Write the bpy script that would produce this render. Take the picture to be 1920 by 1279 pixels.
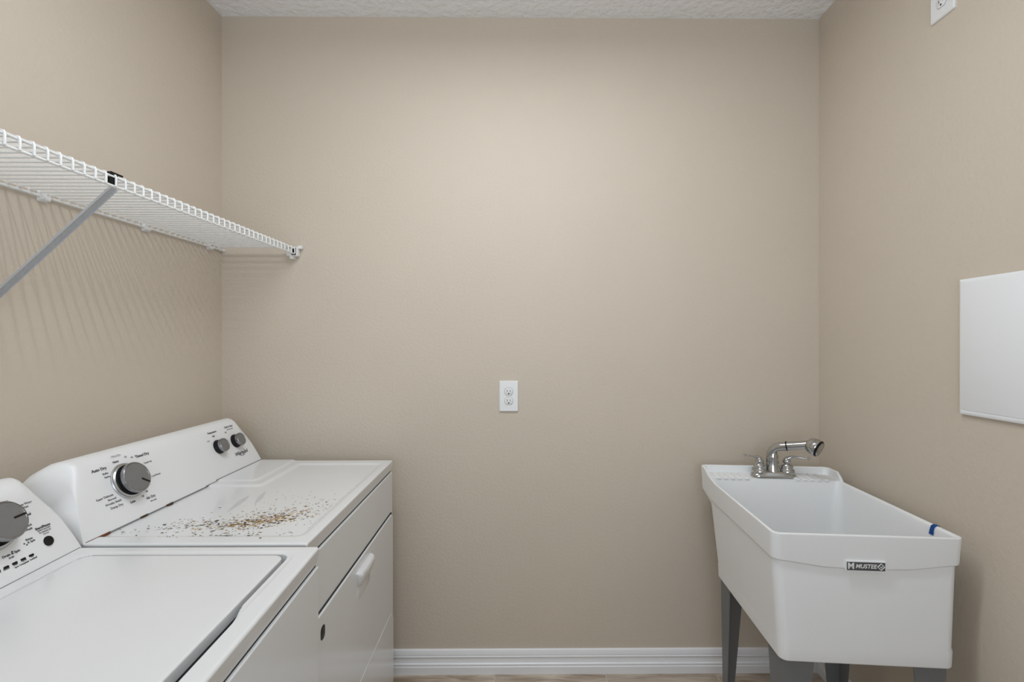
import bpy, bmesh, math, random
from mathutils import Vector, Matrix
random.seed(7)
S = bpy.context.scene
for o in list(bpy.data.objects): bpy.data.objects.remove(o)
COL = S.collection
PI = math.pi

# ------------------------------------------------------------ camera
cam_d = bpy.data.cameras.new('camera'); cam = bpy.data.objects.new('camera', cam_d); COL.objects.link(cam)
cam.location = (0, -1.938, 1.372)
cam.rotation_euler = (PI/2, 0, math.radians(-0.4))
cam_d.sensor_width = 36; cam_d.lens = 36*870/1920
cam_d.shift_x = -(1006.1-960)/1920; cam_d.shift_y = 4.5/1920
cam_d.clip_start = 0.02
S.camera = cam
# ------------------------------------------------------------ world, lights, exposure
W = bpy.data.worlds.new('world'); S.world = W; W.use_nodes = True
W.node_tree.nodes['Background'].inputs[0].default_value = (0.81, 0.91, 1.0, 1)
W.node_tree.nodes['Background'].inputs[1].default_value = 0.42
S.view_settings.view_transform = 'Standard'
S.view_settings.look = 'None'
S.view_settings.exposure = 0.02
S.view_settings.gamma = 1.0
S.view_settings.use_curve_mapping = False
LX, LY, LZ = -0.10, -1.00, 2.655
def lamp(name, loc, size, power, color=(1, 1, 1), rot=(0, 0, 0), shape='DISK', sy=None):
    d = bpy.data.lights.new(name, 'AREA'); d.shape = shape; d.size = size; d.energy = power; d.color = color
    if sy: d.size_y = sy
    o = bpy.data.objects.new(name, d); o.location = loc; o.rotation_euler = rot; COL.objects.link(o); return o
TUBE = 1.10
for s_ in (-1, 1):
    lamp('fluorescent_tube_light', (LX, LY+s_*0.045, LZ-0.002), TUBE, 7.2, (0.885, 0.95, 1.0), shape='RECTANGLE', sy=0.014)
# unseen fill light added behind the camera, aimed up to brighten the ceiling
lamp('added_fill_light', (0.0, -2.75, 1.5), 1.5, 18.0, (0.83, 0.92, 1.0), (math.radians(124), 0, 0), 'RECTANGLE', 1.4)

# ------------------------------------------------------------ materials
def mat(name, col, rough=0.5, metal=0.0, bump=0.0, bscale=200, coat=0.0, vary=0.0, vscale=3.0, spec=0.5, detail=3, bdist=0.01):
    m = bpy.data.materials.new(name); m.use_nodes = True; nt = m.node_tree; p = nt.nodes['Principled BSDF']
    p.inputs['Base Color'].default_value = (*col, 1); p.inputs['Roughness'].default_value = rough
    p.inputs['Metallic'].default_value = metal; p.inputs['Coat Weight'].default_value = coat
    p.inputs['Coat Roughness'].default_value = 0.12
    p.inputs['Specular IOR Level'].default_value = spec
    tc = nt.nodes.new('ShaderNodeTexCoord')
    if vary > 0:
        n = nt.nodes.new('ShaderNodeTexNoise'); n.inputs['Scale'].default_value = vscale; n.inputs['Detail'].default_value = 4
        nt.links.new(tc.outputs['Object'], n.inputs['Vector'])
        r = nt.nodes.new('ShaderNodeMapRange'); r.inputs[1].default_value = 0.3; r.inputs[2].default_value = 0.7
        r.inputs[3].default_value = 1-vary; r.inputs[4].default_value = 1+vary
        nt.links.new(n.outputs['Fac'], r.inputs[0])
        mx = nt.nodes.new('ShaderNodeVectorMath'); mx.operation = 'SCALE'; mx.inputs[0].default_value = col
        nt.links.new(r.outputs[0], mx.inputs['Scale']); nt.links.new(mx.outputs[0], p.inputs['Base Color'])
    if bump > 0:
        n = nt.nodes.new('ShaderNodeTexNoise'); n.inputs['Scale'].default_value = bscale; n.inputs['Detail'].default_value = detail
        nt.links.new(tc.outputs['Object'], n.inputs['Vector'])
        b = nt.nodes.new('ShaderNodeBump'); b.inputs['Strength'].default_value = bump; b.inputs['Distance'].default_value = bdist
        nt.links.new(n.outputs['Fac'], b.inputs['Height']); nt.links.new(b.outputs[0], p.inputs['Normal'])
    return m
M = {}
M['wall'] = mat('beige_orange_peel_paint', (0.620, 0.542, 0.452), 0.55, bump=0.22, bscale=90, vary=0.012, vscale=2.5, spec=0.3, detail=4, bdist=0.006)
M['ceil'] = mat('white_knockdown_ceiling', (0.92, 0.925, 0.94), 0.8, bump=0.8, bscale=38, detail=6, bdist=0.012, spec=0.2)
M['trim'] = mat('white_gloss_trim', (0.88, 0.88, 0.90), 0.3, bump=0.05, bscale=60)
M['enamel'] = mat('white_appliance_enamel', (0.74, 0.745, 0.75), 0.28, coat=0.35, vary=0.012, vscale=4, bump=0.015, bscale=350)
M['enamel_side'] = mat('white_painted_cabinet_steel', (0.755, 0.77, 0.785), 0.24, coat=0.4, vary=0.01, vscale=4)
M['console'] = mat('white_console_plastic', (0.79, 0.79, 0.795), 0.38, vary=0.008)
M['gap'] = mat('painted_gap_shade', (0.03, 0.03, 0.03), 0.8)  # near-black colour standing in for the shade inside gaps and slots
M['black'] = mat('black_satin_plastic', (0.010, 0.010, 0.010), 0.35, spec=0.2)
M['greymetal'] = mat('brushed_grey_knob_face', (0.24, 0.24, 0.245), 0.38, metal=0.55, vary=0.03, vscale=30)
M['silver'] = mat('silver_knob_ring', (0.50, 0.50, 0.51), 0.32, metal=1.0)
M['rim'] = mat('dark_chrome_knob_rim', (0.30, 0.30, 0.31), 0.25, metal=1.0)
M['chrome'] = mat('polished_chrome', (0.50, 0.50, 0.495), 0.08, metal=1.0)
M['print'] = mat('dark_grey_printed_ink', (0.08, 0.08, 0.085), 0.6)
M['printmid'] = mat('light_grey_printed_ink', (0.22, 0.22, 0.23), 0.6)
M['tub'] = mat('white_moulded_tub_plastic', (0.83, 0.835, 0.84), 0.35, vary=0.01, vscale=5)
M['leg'] = mat('grey_painted_steel_leg', (0.16, 0.165, 0.17), 0.45, bump=0.05, bscale=300)
M['wire'] = mat('white_vinyl_coated_wire', (0.80, 0.80, 0.79), 0.35, vary=0.02, vscale=20)
M['brace'] = mat('grey_white_coated_brace', (0.50, 0.51, 0.53), 0.4, vary=0.02, vscale=20)
M['outlet'] = mat('white_outlet_plastic', (0.82, 0.82, 0.82), 0.3, vary=0.005)
M['panel'] = mat('white_access_panel_paint', (0.88, 0.89, 0.91), 0.4, bump=0.02, bscale=200)
M['grout'] = mat('pale_cream_grout', (0.62, 0.57, 0.50), 0.8, bump=0.3, bscale=120)
M['blue'] = mat('blue_painters_tape', (0.015, 0.13, 0.48), 0.6, bump=0.1, bscale=200)
M['d1'] = mat('dark_brown_debris', (0.050, 0.026, 0.009), 0.8, vary=0.3, vscale=100)
M['d2'] = mat('ochre_debris', (0.27, 0.14, 0.035), 0.8, vary=0.3, vscale=100)
M['d3'] = mat('tan_dust_debris', (0.50, 0.40, 0.24), 0.8, vary=0.2, vscale=100)
M['d5'] = mat('pale_ochre_dried_stain', (0.50, 0.39, 0.21), 0.6, vary=0.1, vscale=60)
M['d4'] = mat('grey_debris', (0.14, 0.14, 0.12), 0.8, vary=0.2, vscale=100)
M['rust'] = mat('rust_streak', (0.12, 0.035, 0.012), 0.8, vary=0.4, vscale=150)
M['bulb'] = mat('frosted_bulb_glow', (1, 1, 1), 0.5)
pb = M['bulb'].node_tree.nodes['Principled BSDF']; pb.inputs['Emission Color'].default_value = (0.97, 0.98, 1, 1); pb.inputs['Emission Strength'].default_value = 6
def liner_mat():
    m = bpy.data.materials.new('clear_frosted_shelf_liner_plastic'); m.use_nodes = True; nt = m.node_tree
    out = nt.nodes['Material Output']; p = nt.nodes['Principled BSDF']; nt.nodes.remove(p)
    tr = nt.nodes.new('ShaderNodeBsdfTransparent'); tr.inputs[0].default_value = (0.97, 0.97, 0.97, 1)
    tl = nt.nodes.new('ShaderNodeBsdfTranslucent'); tl.inputs[0].default_value = (0.9, 0.91, 0.92, 1)
    n = nt.nodes.new('ShaderNodeTexNoise'); n.inputs['Scale'].default_value = 14
    tc = nt.nodes.new('ShaderNodeTexCoord'); nt.links.new(tc.outputs['Object'], n.inputs['Vector'])
    r = nt.nodes.new('ShaderNodeMapRange'); r.inputs[3].default_value = 0.22; r.inputs[4].default_value = 0.29
    nt.links.new(n.outputs['Fac'], r.inputs[0])
    mx = nt.nodes.new('ShaderNodeMixShader'); nt.links.new(r.outputs[0], mx.inputs[0])
    nt.links.new(tr.outputs[0], mx.inputs[1]); nt.links.new(tl.outputs[0], mx.inputs[2])
    nt.links.new(mx.outputs[0], out.inputs[0])
    return m
M['liner'] = liner_mat()
def tile_mat():
    m = bpy.data.materials.new('wood_look_porcelain_tile'); m.use_nodes = True; nt = m.node_tree; p = nt.nodes['Principled BSDF']
    L = nt.links.new
    tc = nt.nodes.new('ShaderNodeTexCoord'); oi = nt.nodes.new('ShaderNodeObjectInfo')
    ad = nt.nodes.new('ShaderNodeVectorMath'); ad.operation = 'MULTIPLY_ADD'; ad.inputs[1].default_value = (2.2, 16, 1)
    cb = nt.nodes.new('ShaderNodeCombineXYZ'); mu = nt.nodes.new('ShaderNodeMath'); mu.operation = 'MULTIPLY'; mu.inputs[1].default_value = 40
    L(oi.outputs['Random'], mu.inputs[0]); L(mu.outputs[0], cb.inputs[0]); L(mu.outputs[0], cb.inputs[1])
    L(tc.outputs['Object'], ad.inputs[0]); L(cb.outputs[0], ad.inputs[2])
    n = nt.nodes.new('ShaderNodeTexNoise'); n.inputs['Scale'].default_value = 2.4; n.inputs['Detail'].default_value = 8; n.inputs['Distortion'].default_value = 0.7
    L(ad.outputs[0], n.inputs['Vector'])
    cr = nt.nodes.new('ShaderNodeValToRGB')
    cr.color_ramp.elements[0].position = 0.32; cr.color_ramp.elements[0].color = (0.31, 0.225, 0.16, 1)
    cr.color_ramp.elements[1].position = 0.66; cr.color_ramp.elements[1].color = (0.62, 0.53, 0.43, 1)
    L(n.outputs['Fac'], cr.inputs[0])
    L(cr.outputs[0], p.inputs['Base Color']); p.inputs['Roughness'].default_value = 0.45
    return m
M['tile'] = tile_mat()
def sticker_dirty(m): pass

# ------------------------------------------------------------ mesh helpers
def finish(name, bm, m, parent=None, origin=(0, 0, 0), smooth=35, kind=None, weighted=False):
    bmesh.ops.translate(bm, verts=bm.verts, vec=-Vector(origin))
    bmesh.ops.recalc_face_normals(bm, faces=bm.faces)
    me = bpy.data.meshes.new(name); bm.to_mesh(me); bm.free()
    mats = m if isinstance(m, (list, tuple)) else [m]
    for k in mats: me.materials.append(M[k])
    if smooth:
        me.shade_smooth(); me.set_sharp_from_angle(angle=math.radians(smooth))
    o = bpy.data.objects.new(name, me); COL.objects.link(o)
    if weighted:
        wn = o.modifiers.new('weighted', 'WEIGHTED_NORMAL'); wn.keep_sharp = True; wn.weight = 80
    if parent: o.parent = parent
    if kind: o['kind'] = kind
    return o
def thing(name, label, cat, loc, group=None):
    o = bpy.data.objects.new(name, None); o.location = loc; o.empty_display_size = 0.05; COL.objects.link(o)
    o['label'] = label; o['category'] = cat
    if group: o['group'] = group
    return o
def top(name, label, cat, bm, m, origin, group=None, kind=None, smooth=35):
    o = finish(name, bm, m, None, origin, smooth, kind); o.location = origin
    o['label'] = label; o['category'] = cat
    if group: o['group'] = group
    return o
def B(): return bmesh.new()
def add_box(bm, lo, hi, bevel=0, seg=2, mi=0, xf=None):
    c = [(lo[i]+hi[i])/2 for i in range(3)]; d = [abs(hi[i]-lo[i]) for i in range(3)]
    r = bmesh.ops.create_cube(bm, size=1.0); vs = r['verts']
    bmesh.ops.scale(bm, vec=d, verts=vs); bmesh.ops.translate(bm, vec=c, verts=vs)
    if bevel > 0:
        es = list({e for v in vs for e in v.link_edges})
        rr = bmesh.ops.bevel(bm, geom=es, offset=bevel, segments=seg, affect='EDGES', profile=0.5)
        vs = list({v for f in rr['faces'] for v in f.verts} | {v for v in vs if v.is_valid})
    if xf:
        for v in vs: v.co = xf(v.co)
    fs = {f for v in vs for f in v.link_faces}
    for f in fs: f.material_index = mi
    return vs
def add_loft(bm, rings, cap0=True, cap1=True, closed=True, mi=0, mat4=None):
    R = []
    for r in rings:
        R.append([bm.verts.new(mat4 @ Vector(p) if mat4 else Vector(p)) for p in r])
    n = len(rings[0])
    for a, b in zip(R, R[1:]):
        for i in range(n if closed else n-1):
            j = (i+1) % n
            try:
                f = bm.faces.new((a[i], a[j], b[j], b[i])); f.material_index = mi
            except ValueError: pass
    if cap0: f = bm.faces.new(list(reversed(R[0]))); f.material_index = mi
    if cap1: f = bm.faces.new(R[-1]); f.material_index = mi
    return R
def add_lathe(bm, prof, mat4, n=32, mi=0):
    rings = [[(r*math.cos(2*PI*i/n), r*math.sin(2*PI*i/n), z) for i in range(n)] for r, z in prof]
    return add_loft(bm, rings, True, True, True, mi, mat4)
def add_tube(bm, pts, rad, n=10, mi=0, caps=True):
    pts = [Vector(p) for p in pts]; N = len(pts)
    rads = rad if isinstance(rad, (list, tuple)) else [rad]*N
    t0 = (pts[1]-pts[0]).normalized(); up = Vector((0, 0, 1)) if abs(t0.z) < 0.9 else Vector((0, 1, 0))
    nx = t0.cross(up).normalized(); rings = []
    for i, p in enumerate(pts):
        t = (pts[min(i+1, N-1)]-pts[max(i-1, 0)]).normalized()
        nx = (nx - t*nx.dot(t)).normalized(); ny = t.cross(nx)
        rings.append([p + nx*(math.cos(2*PI*k/n)*rads[i]) + ny*(math.sin(2*PI*k/n)*rads[i]) for k in range(n)])
    add_loft(bm, rings, caps, caps, True, mi)
def rrect(u0, u1, v0, v1, r, seg=6, side=None, z=0.0):
    """rounded rectangle, counter-clockwise, with optional sample fractions along each side"""
    side = side or []
    out = []
    def arc(cx, cy, a0):
        for i in range(seg+1):
            a = a0 + PI/2*i/seg; out.append((cx+r*math.cos(a), cy+r*math.sin(a), z))
    def line(p, q):
        for t in side: out.append((p[0]+(q[0]-p[0])*t, p[1]+(q[1]-p[1])*t, z))
    arc(u0+r, v0+r, PI); line((u0+r, v0), (u1-r, v0))
    arc(u1-r, v0+r, -PI/2); line((u1, v0+r), (u1, v1-r))
    arc(u1-r, v1-r, 0); line((u1-r, v1), (u0+r, v1))
    arc(u0+r, v1-r, PI/2); line((u0, v1-r), (u0, v0+r))
    return out
def sstep(a, b, x):
    t = min(1, max(0, (x-a)/(b-a))); return t*t*(3-2*t)
def text_mesh(bm, body, size, mat4, bold=0.0, align='CENTER', mi=0, shear=0.0):
    cu = bpy.data.curves.new('t', 'FONT'); cu.body = body; cu.size = size; cu.align_x = align; cu.align_y = 'CENTER'
    cu.offset = bold*size; cu.extrude = 0.00015; cu.resolution_u = 3; cu.shear = shear
    ob = bpy.data.objects.new('t', cu); COL.objects.link(ob)
    dg = bpy.context.evaluated_depsgraph_get(); me = bpy.data.meshes.new_from_object(ob.evaluated_get(dg))
    me.transform(mat4); n0 = len(bm.faces); bm.from_mesh(me); bm.faces.ensure_lookup_table()
    for f in bm.faces[n0:]: f.material_index = mi
    bpy.data.objects.remove(ob); bpy.data.curves.remove(cu); bpy.data.meshes.remove(me)

# ------------------------------------------------------------ the room
XL, XR, H, YF = -1.295, 1.197, 2.732, -3.0
def struct(name, bm, m, smooth=35, parent=None):
    o = finish(name, bm, m, parent, (0, 0, 0), smooth)
    if not parent: o['kind'] = 'structure'
    return o
def room_box(name, lo, hi, m):
    bm = B(); add_box(bm, lo, hi); return struct(name, bm, m, 0)
room_box('wall_back', (XL-0.1, 0, 0), (XR+0.1, 0.1, H), 'wall')
room_box('wall_left', (XL-0.1, YF, 0), (XL, 0, H), 'wall')
room_box('wall_right', (XR, YF, 0), (XR+0.1, 0, H), 'wall')
room_box('ceiling', (XL-0.1, YF, H), (XR+0.1, 0.1, H+0.1), 'ceil')
# front wall with the doorway behind the camera
bm = B(); add_box(bm, (XL-0.1, YF-0.1, 0), (-0.85, YF, H)); add_box(bm, (0.85, YF-0.1, 0), (XR+0.1, YF, H)); add_box(bm, (-0.85, YF-0.1, 2.25), (0.85, YF, H))
struct('wall_front', bm, 'wall', 0)
floor = room_box('floor', (XL-0.1, YF-0.1, -0.06), (XR+0.1, 0.1, -0.0025), 'grout')
TS = 0.4585
tile_me = None
ys = [(-0.001-TS*(j+1), -0.001-TS*j) for j in range(7)]
xs = []
x = -0.158-TS*3
while x < XR: xs.append((x, x+TS)); x += TS
shared = {}
for (y0, y1) in ys:
    for (x0, x1) in xs:
        a, b = max(x0, XL)+0.0025, min(x1, XR)-0.0025
        c, d = max(y0, YF)+0.0025, y1-0.0025
        if b-a < 0.02 or d-c < 0.02: continue
        key = (round(b-a, 3), round(d-c, 3))
        if key not in shared:
            bm = B(); add_box(bm, (-(b-a)/2, -(d-c)/2, -0.0085), ((b-a)/2, (d-c)/2, 0.0), 0.0012, 1)
            o = finish('tile', bm, 'tile', floor, (0, 0, 0), 30); shared[key] = o.data
        else:
            o = bpy.data.objects.new('tile', shared[key]); COL.objects.link(o); o.parent = floor
        o.location = ((a+b)/2, (c+d)/2, 0.0)
# baseboards: profile (distance from wall, height)
BP = [(0, 0), (0.015, 0), (0.0155, 0.030), (0.0125, 0.0345), (0.0125, 0.0365), (0.0150, 0.040), (0.0140, 0.043), (0.0105, 0.046), (0.0090, 0.055), (0.0085, 0.064),
      (0.0120, 0.069), (0.0125, 0.072), (0.0095, 0.0735), (0.0095, 0.0755), (0.0105, 0.078), (0.0090, 0.092), (0.0070, 0.0965), (0.0030, 0.0985), (0, 0.0985)]
def baseboard(name, p0, p1, nrm):
    bm = B(); add_loft(bm, [[(p[0]+nrm[0]*d, p[1]+nrm[1]*d, z) for d, z in BP] for p in (p0, p1)], True, True)
    return struct(name, bm, 'trim', 25)
baseboard('baseboard_back', (XL, 0), (XR, 0), (0, -1))
baseboard('baseboard_right', (XR, -0.016), (XR, YF), (-1, 0))
baseboard('baseboard_left', (XL, -0.016), (XL, YF), (1, 0))

# ------------------------------------------------------------ ceiling lamp (above the frame)
t = thing('ceiling_light', 'white two-tube fluorescent ceiling fixture above the room', 'ceiling light', (LX, LY, H))
lo_ = (LX, LY, H)
bm = B(); add_loft(bm, [[(x, LY+a, H+z) for a, z in ((-0.10, 0), (-0.095, -0.030), (-0.02, -0.034), (0, -0.045), (0.02, -0.034), (0.095, -0.030), (0.10, 0))] for x in (LX-0.60, LX+0.60)])
finish('housing', bm, 'trim', t, lo_, 20)
for s_ in (-1, 1):
    y = LY+s_*0.045
    bm = B(); add_tube(bm, [(LX-TUBE/2, y, H-0.058), (LX+TUBE/2, y, H-0.058)], 0.0128, 20); finish('lamp_tube', bm, 'bulb', t, lo_)
    for e in (-1, 1):
        bm = B(); add_box(bm, (LX+e*(TUBE/2+0.002)-0.008, y-0.014, H-0.073), (LX+e*(TUBE/2+0.002)+0.008, y+0.014, H-0.028), 0.003); finish('lamp_holder', bm, 'trim', t, lo_)

# ------------------------------------------------------------ wire shelf on the left wall
SZ = 1.766; SX = -0.975
sh = thing('wire_shelf', 'white wire shelf mounted high on the left wall above the washer and dryer', 'shelf', (XL, -0.8, SZ))
so = (XL, -0.8, SZ)
Y0, Y1 = -0.018, -1.72
wr = 0.0024
bm = B()
add_tube(bm, [(0, 0, -0.006), (0.001, 0, -0.0015), (0.004, 0, 0), (0.10, 0, 0), (0.20, 0, 0), (0.306, 0, 0), (0.3105, 0, -0.0015), (0.3125, 0, -0.006), (0.3125, 0, -0.027)], wr, 8)
wire0 = finish('wire', bm, 'wire', sh, (0, 0, 0)); wire0.location = (0.007, -0.0335+0.8, 0)
y = -0.0335 - 0.0254
while y > Y1:
    o = wire0.copy(); COL.objects.link(o); o.location = (0.007, y+0.8, 0); y -= 0.0254
def rod(name, p, q, r, m='wire', parent=sh, origin=so, n=10):
    bm = B(); add_tube(bm, [p, q], r, n); return finish(name, bm, m, parent, origin)
rod('back_rail', (XL+0.0085, Y0, SZ-0.0085), (XL+0.0085, Y1, SZ-0.0085), 0.0036)
rod('lip_top_rail', (SX-0.005, Y0-0.012, SZ-0.0050), (SX-0.005, Y1, SZ-0.0050), 0.0031)
rod('lip_bottom_rail', (SX-0.005, Y0-0.012, SZ-0.0265), (SX-0.005, Y1, SZ-0.0265), 0.0031)
# wall clips
clip0 = None
for i, y in enumerate((-0.082, -0.386, -0.709, -1.03, -1.34)):
    bm = B()
    if not clip0:
        add_box(bm, (0, -0.012, -0.022), (0.006, 0.012, 0.006), 0.002)
        add_box(bm, (0.002, -0.008, -0.020), (0.0135, 0.008, -0.008), 0.003)
        add_tube(bm, [(0.010, -0.011, -0.0135), (0.010, 0.011, -0.0135)], 0.0062, 12)
        add_tube(bm, [(0.004, 0, -0.012), (0.014, 0, -0.016)], 0.0028, 8)
        clip0 = finish('wall_clip', bm, 'wire', sh); o = clip0
    else:
        o = clip0.copy(); COL.objects.link(o)
    o.location = (0.0, y+0.8, 0)
# diagonal brace
BY = -0.848
br = B()
import itertools
def strip(bm, p, q, w, th):
    p = Vector(p); q = Vector(q); d = (q-p).normalized(); yy = Vector((0, 1, 0)); n = d.cross(yy)
    # channel section: flat face towards the room/bottom, two returns
    sec = [(-w/2, 0), (w/2, 0), (w/2, th), (w/2-0.0015, th), (w/2-0.0015, 0.0015), (-w/2+0.0015, 0.0015), (-w/2+0.0015, th), (-w/2, th)]
    add_loft(bm, [[c + yy*a + n*b for a, b in sec] for c in (p, q)])
strip(br, (SX-0.006, BY, SZ-0.030), (XL+0.006, BY, 1.452), 0.020, 0.005)
add_box(br, (XL, BY-0.009, 1.415), (XL+0.003, BY+0.009, 1.462), 0.001)
add_tube(br, [(XL+0.002, BY, 1.43), (XL+0.006, BY, 1.43)], 0.004, 10)
b_o = finish('brace', br, 'brace', sh, so)
bm = B(); add_box(bm, (SX-0.011, BY-0.012, SZ-0.026), (SX-0.003, BY+0.010, SZ+0.0045), 0.002)
add_tube(bm, [(SX-0.006, BY-0.006, SZ+0.004), (SX-0.004, BY+0.022, SZ+0.003)], 0.0026, 8)
c_o = finish('hook_clip', bm, 'black', b_o, (0, 0, 0)); c_o.data.transform(Matrix.Translation(-Vector(so))); c_o['label'] = 'black clip over the shelf lip at the brace'
# end bracket on the back wall
bm = B()
add_box(bm, (SX-0.040, -0.030, SZ-0.036), (SX+0.006, -0.001, SZ+0.002), 0.005, 3)
add_box(bm, (SX+0.002, -0.020, SZ-0.004), (SX+0.020, -0.001, SZ+0.010), 0.003)
add_tube(bm, [(SX-0.017, -0.031, SZ-0.040), (SX-0.017, -0.001, SZ-0.040)], 0.0075, 12)
finish('end_bracket', bm, 'wire', sh, so)
bm = B(); add_box(bm, (SX-0.0145, -0.0335, SZ-0.0315), (SX+0.003, -0.030, SZ-0.002), 0.001); e_o = finish('rail_cap', bm, 'black', sh, so); e_o['label'] = 'black cap gap where the rails enter the end bracket'
bm = B(); add_tube(bm, [(XL+0.0085, Y0-0.006, SZ-0.0085), (XL+0.0085, -0.001, SZ-0.0085)], 0.0065, 12); finish('rail_end_socket', bm, 'wire', sh, so)
# liner sheet lying on the wires
bm = B(); add_box(bm, (XL+0.0005, Y1+0.01, SZ+0.0024), (SX-0.012, Y0-0.008, SZ+0.0033))
top('shelf_liner', 'clear frosted plastic liner sheet lying on the wire shelf', 'shelf liner', bm, 'liner', (XL+0.15, -0.8, SZ+0.0023), smooth=0)

# ------------------------------------------------------------ washer and dryer
def heightdeck(bm, x0, x1, y0, y1, k, yref, zf, step, rad, skirt_z, edge_inset=0.0):
    """top panel: height field z=zf(x,y) with rounded edges and a skirt; x sheared by k*(yref-y)"""
    def samples(a, b):
        n = max(2, int((b-a-2*rad)/step)); s = [a+rad*(1-math.cos(PI/2*i/4)) for i in range(5)]
        s += [a+rad+(b-a-2*rad)*i/n for i in range(1, n)]
        s += [b-rad*(1-math.cos(PI/2*(4-i)/4)) for i in range(5)]
        return s
    X = samples(x0, x1); Y = samples(y0, y1); G = []
    for y in Y:
        row = []
        for x in X:
            z = zf(x, y)
            for e in (x-x0, x1-x, y-y0, y1-y):
                if e < rad: z -= rad-math.sqrt(max(0, rad*rad-(rad-e)**2))
            row.append(bm.verts.new((x+k*(yref-y), y, z)))
        G.append(row)
    for j in range(len(Y)-1):
        for i in range(len(X)-1):
            bm.faces.new((G[j][i], G[j][i+1], G[j+1][i+1], G[j+1][i]))
    loop = [G[0][i] for i in range(len(X))] + [G[j][-1] for j in range(1, len(Y))] + [G[-1][i] for i in range(len(X)-2, -1, -1)] + [G[j][0] for j in range(len(Y)-2, 0, -1)]
    cx, cy = (x0+x1)/2, (y0+y1)/2
    low = [bm.verts.new((v.co.x+(0.0055 if v.co.x < cx else -0.0055), v.co.y+(0.002 if v.co.y < cy else -0.002), skirt_z)) for v in loop]
    inn = [bm.verts.new((v.co.x+(0.012 if v.co.x < cx else -0.012), v.co.y+(0.012 if v.co.y < cy else -0.012), skirt_z+0.001)) for v in loop]
    n = len(loop)
    for i in range(n):
        j = (i+1) % n
        bm.faces.new((loop[j], loop[i], low[i], low[j])); bm.faces.new((low[j], low[i], inn[i], inn[j]))
LEAN = math.radians(22.5)
# side profile of the console relative to its front foot: (x, z)
CPROF = [(0, 0), (-0.0145, 0.035), (-0.029, 0.070), (-0.0435, 0.105), (-0.056, 0.135), (-0.064, 0.152), (-0.0735, 0.165), (-0.087, 0.173), (-0.102, 0.1755), (-0.120, 0.172), (-0.142, 0.158), (-0.160, 0.135), (-0.172, 0.100), (-0.178, 0.050), (-0.178, 0.0)]
def console(parent, origin, foot, yfar, ynear, k, z0, R=0.062):
    """extruded along y with rounded upper end corners"""
    ys = []
    for i in range(0, 13): ys.append(R*(1-math.cos(PI/2*i/12)))
    L = yfar-ynear
    es = [0.0]+ys[1:]+[R+(L-2*R)*i/24 for i in range(1, 24)]+[L-e for e in reversed(ys)]
    rings = []
    for e in es:
        d = min(e, L-e)
        y = yfar-e
        f = 1.0
        ring = []
        cut = 0.0
        if d < R: cut = R-math.sqrt(max(0, R*R-(R-d)**2))
        hmax = 0.1755-cut*0.86
        for (px, pz) in CPROF:
            s = hmax/0.1755
            # squash only the upper part
            z = pz if pz < 0.09 else 0.09+(pz-0.09)*(hmax-0.09)/(0.1755-0.09)
            ring.append((foot+px+k*(yfar-y), y, z0+z))
        rings.append(ring)
    # the face is inset at its ends towards the top; the end caps flare back out to full width
    out = []
    for ri, ring in enumerate(rings):
        e = es[ri]; side = 1 if e < L/2 else -1; w = max(0, 1-min(e, L-e)/0.075)
        nr = []
        for (px, pz), p in zip(CPROF, ring):
            fr = sstep(-0.150, -0.060, px); hh = (p[2]-z0)/0.13
            nr.append((p[0], p[1]-side*w*fr*0.034*min(1.2, hh)**1.2, p[2]))
        out.append(nr)
    bm = B(); Rg = add_loft(bm, out, False, False, True)
    for ring, yy in ((Rg[0], yfar+0.002), (Rg[-1], ynear-0.002)):
        c = bm.verts.new((foot-0.10+k*(yfar-yy), yy, z0+0.06))
        for i in range(len(ring)):
            bm.faces.new((ring[i], ring[(i+1) % len(ring)], c))
    # thin rounded lip between face and side caps
    return finish('console', bm, 'console', parent, origin, 40)
def face_frame(foot, yfar, k, z0, r, h, out=0.0, roll=0.0):
    """matrix of a spot on the console face: local x to the right, y up the face, z out"""
    rv = Vector((-k, 1, 0)).normalized(); up0 = Vector((-math.sin(LEAN), 0, math.cos(LEAN)))
    n = rv.cross(up0).normalized(); up = n.cross(rv).normalized()
    P = Vector((foot, yfar, z0)) + rv*r + up0*h + n*out
    m = Matrix(((rv.x, up.x, n.x, P.x), (rv.y, up.y, n.y, P.y), (rv.z, up.z, n.z, P.z), (0, 0, 0, 1)))
    return m @ Matrix.Rotation(roll, 4, 'Z')
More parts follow.
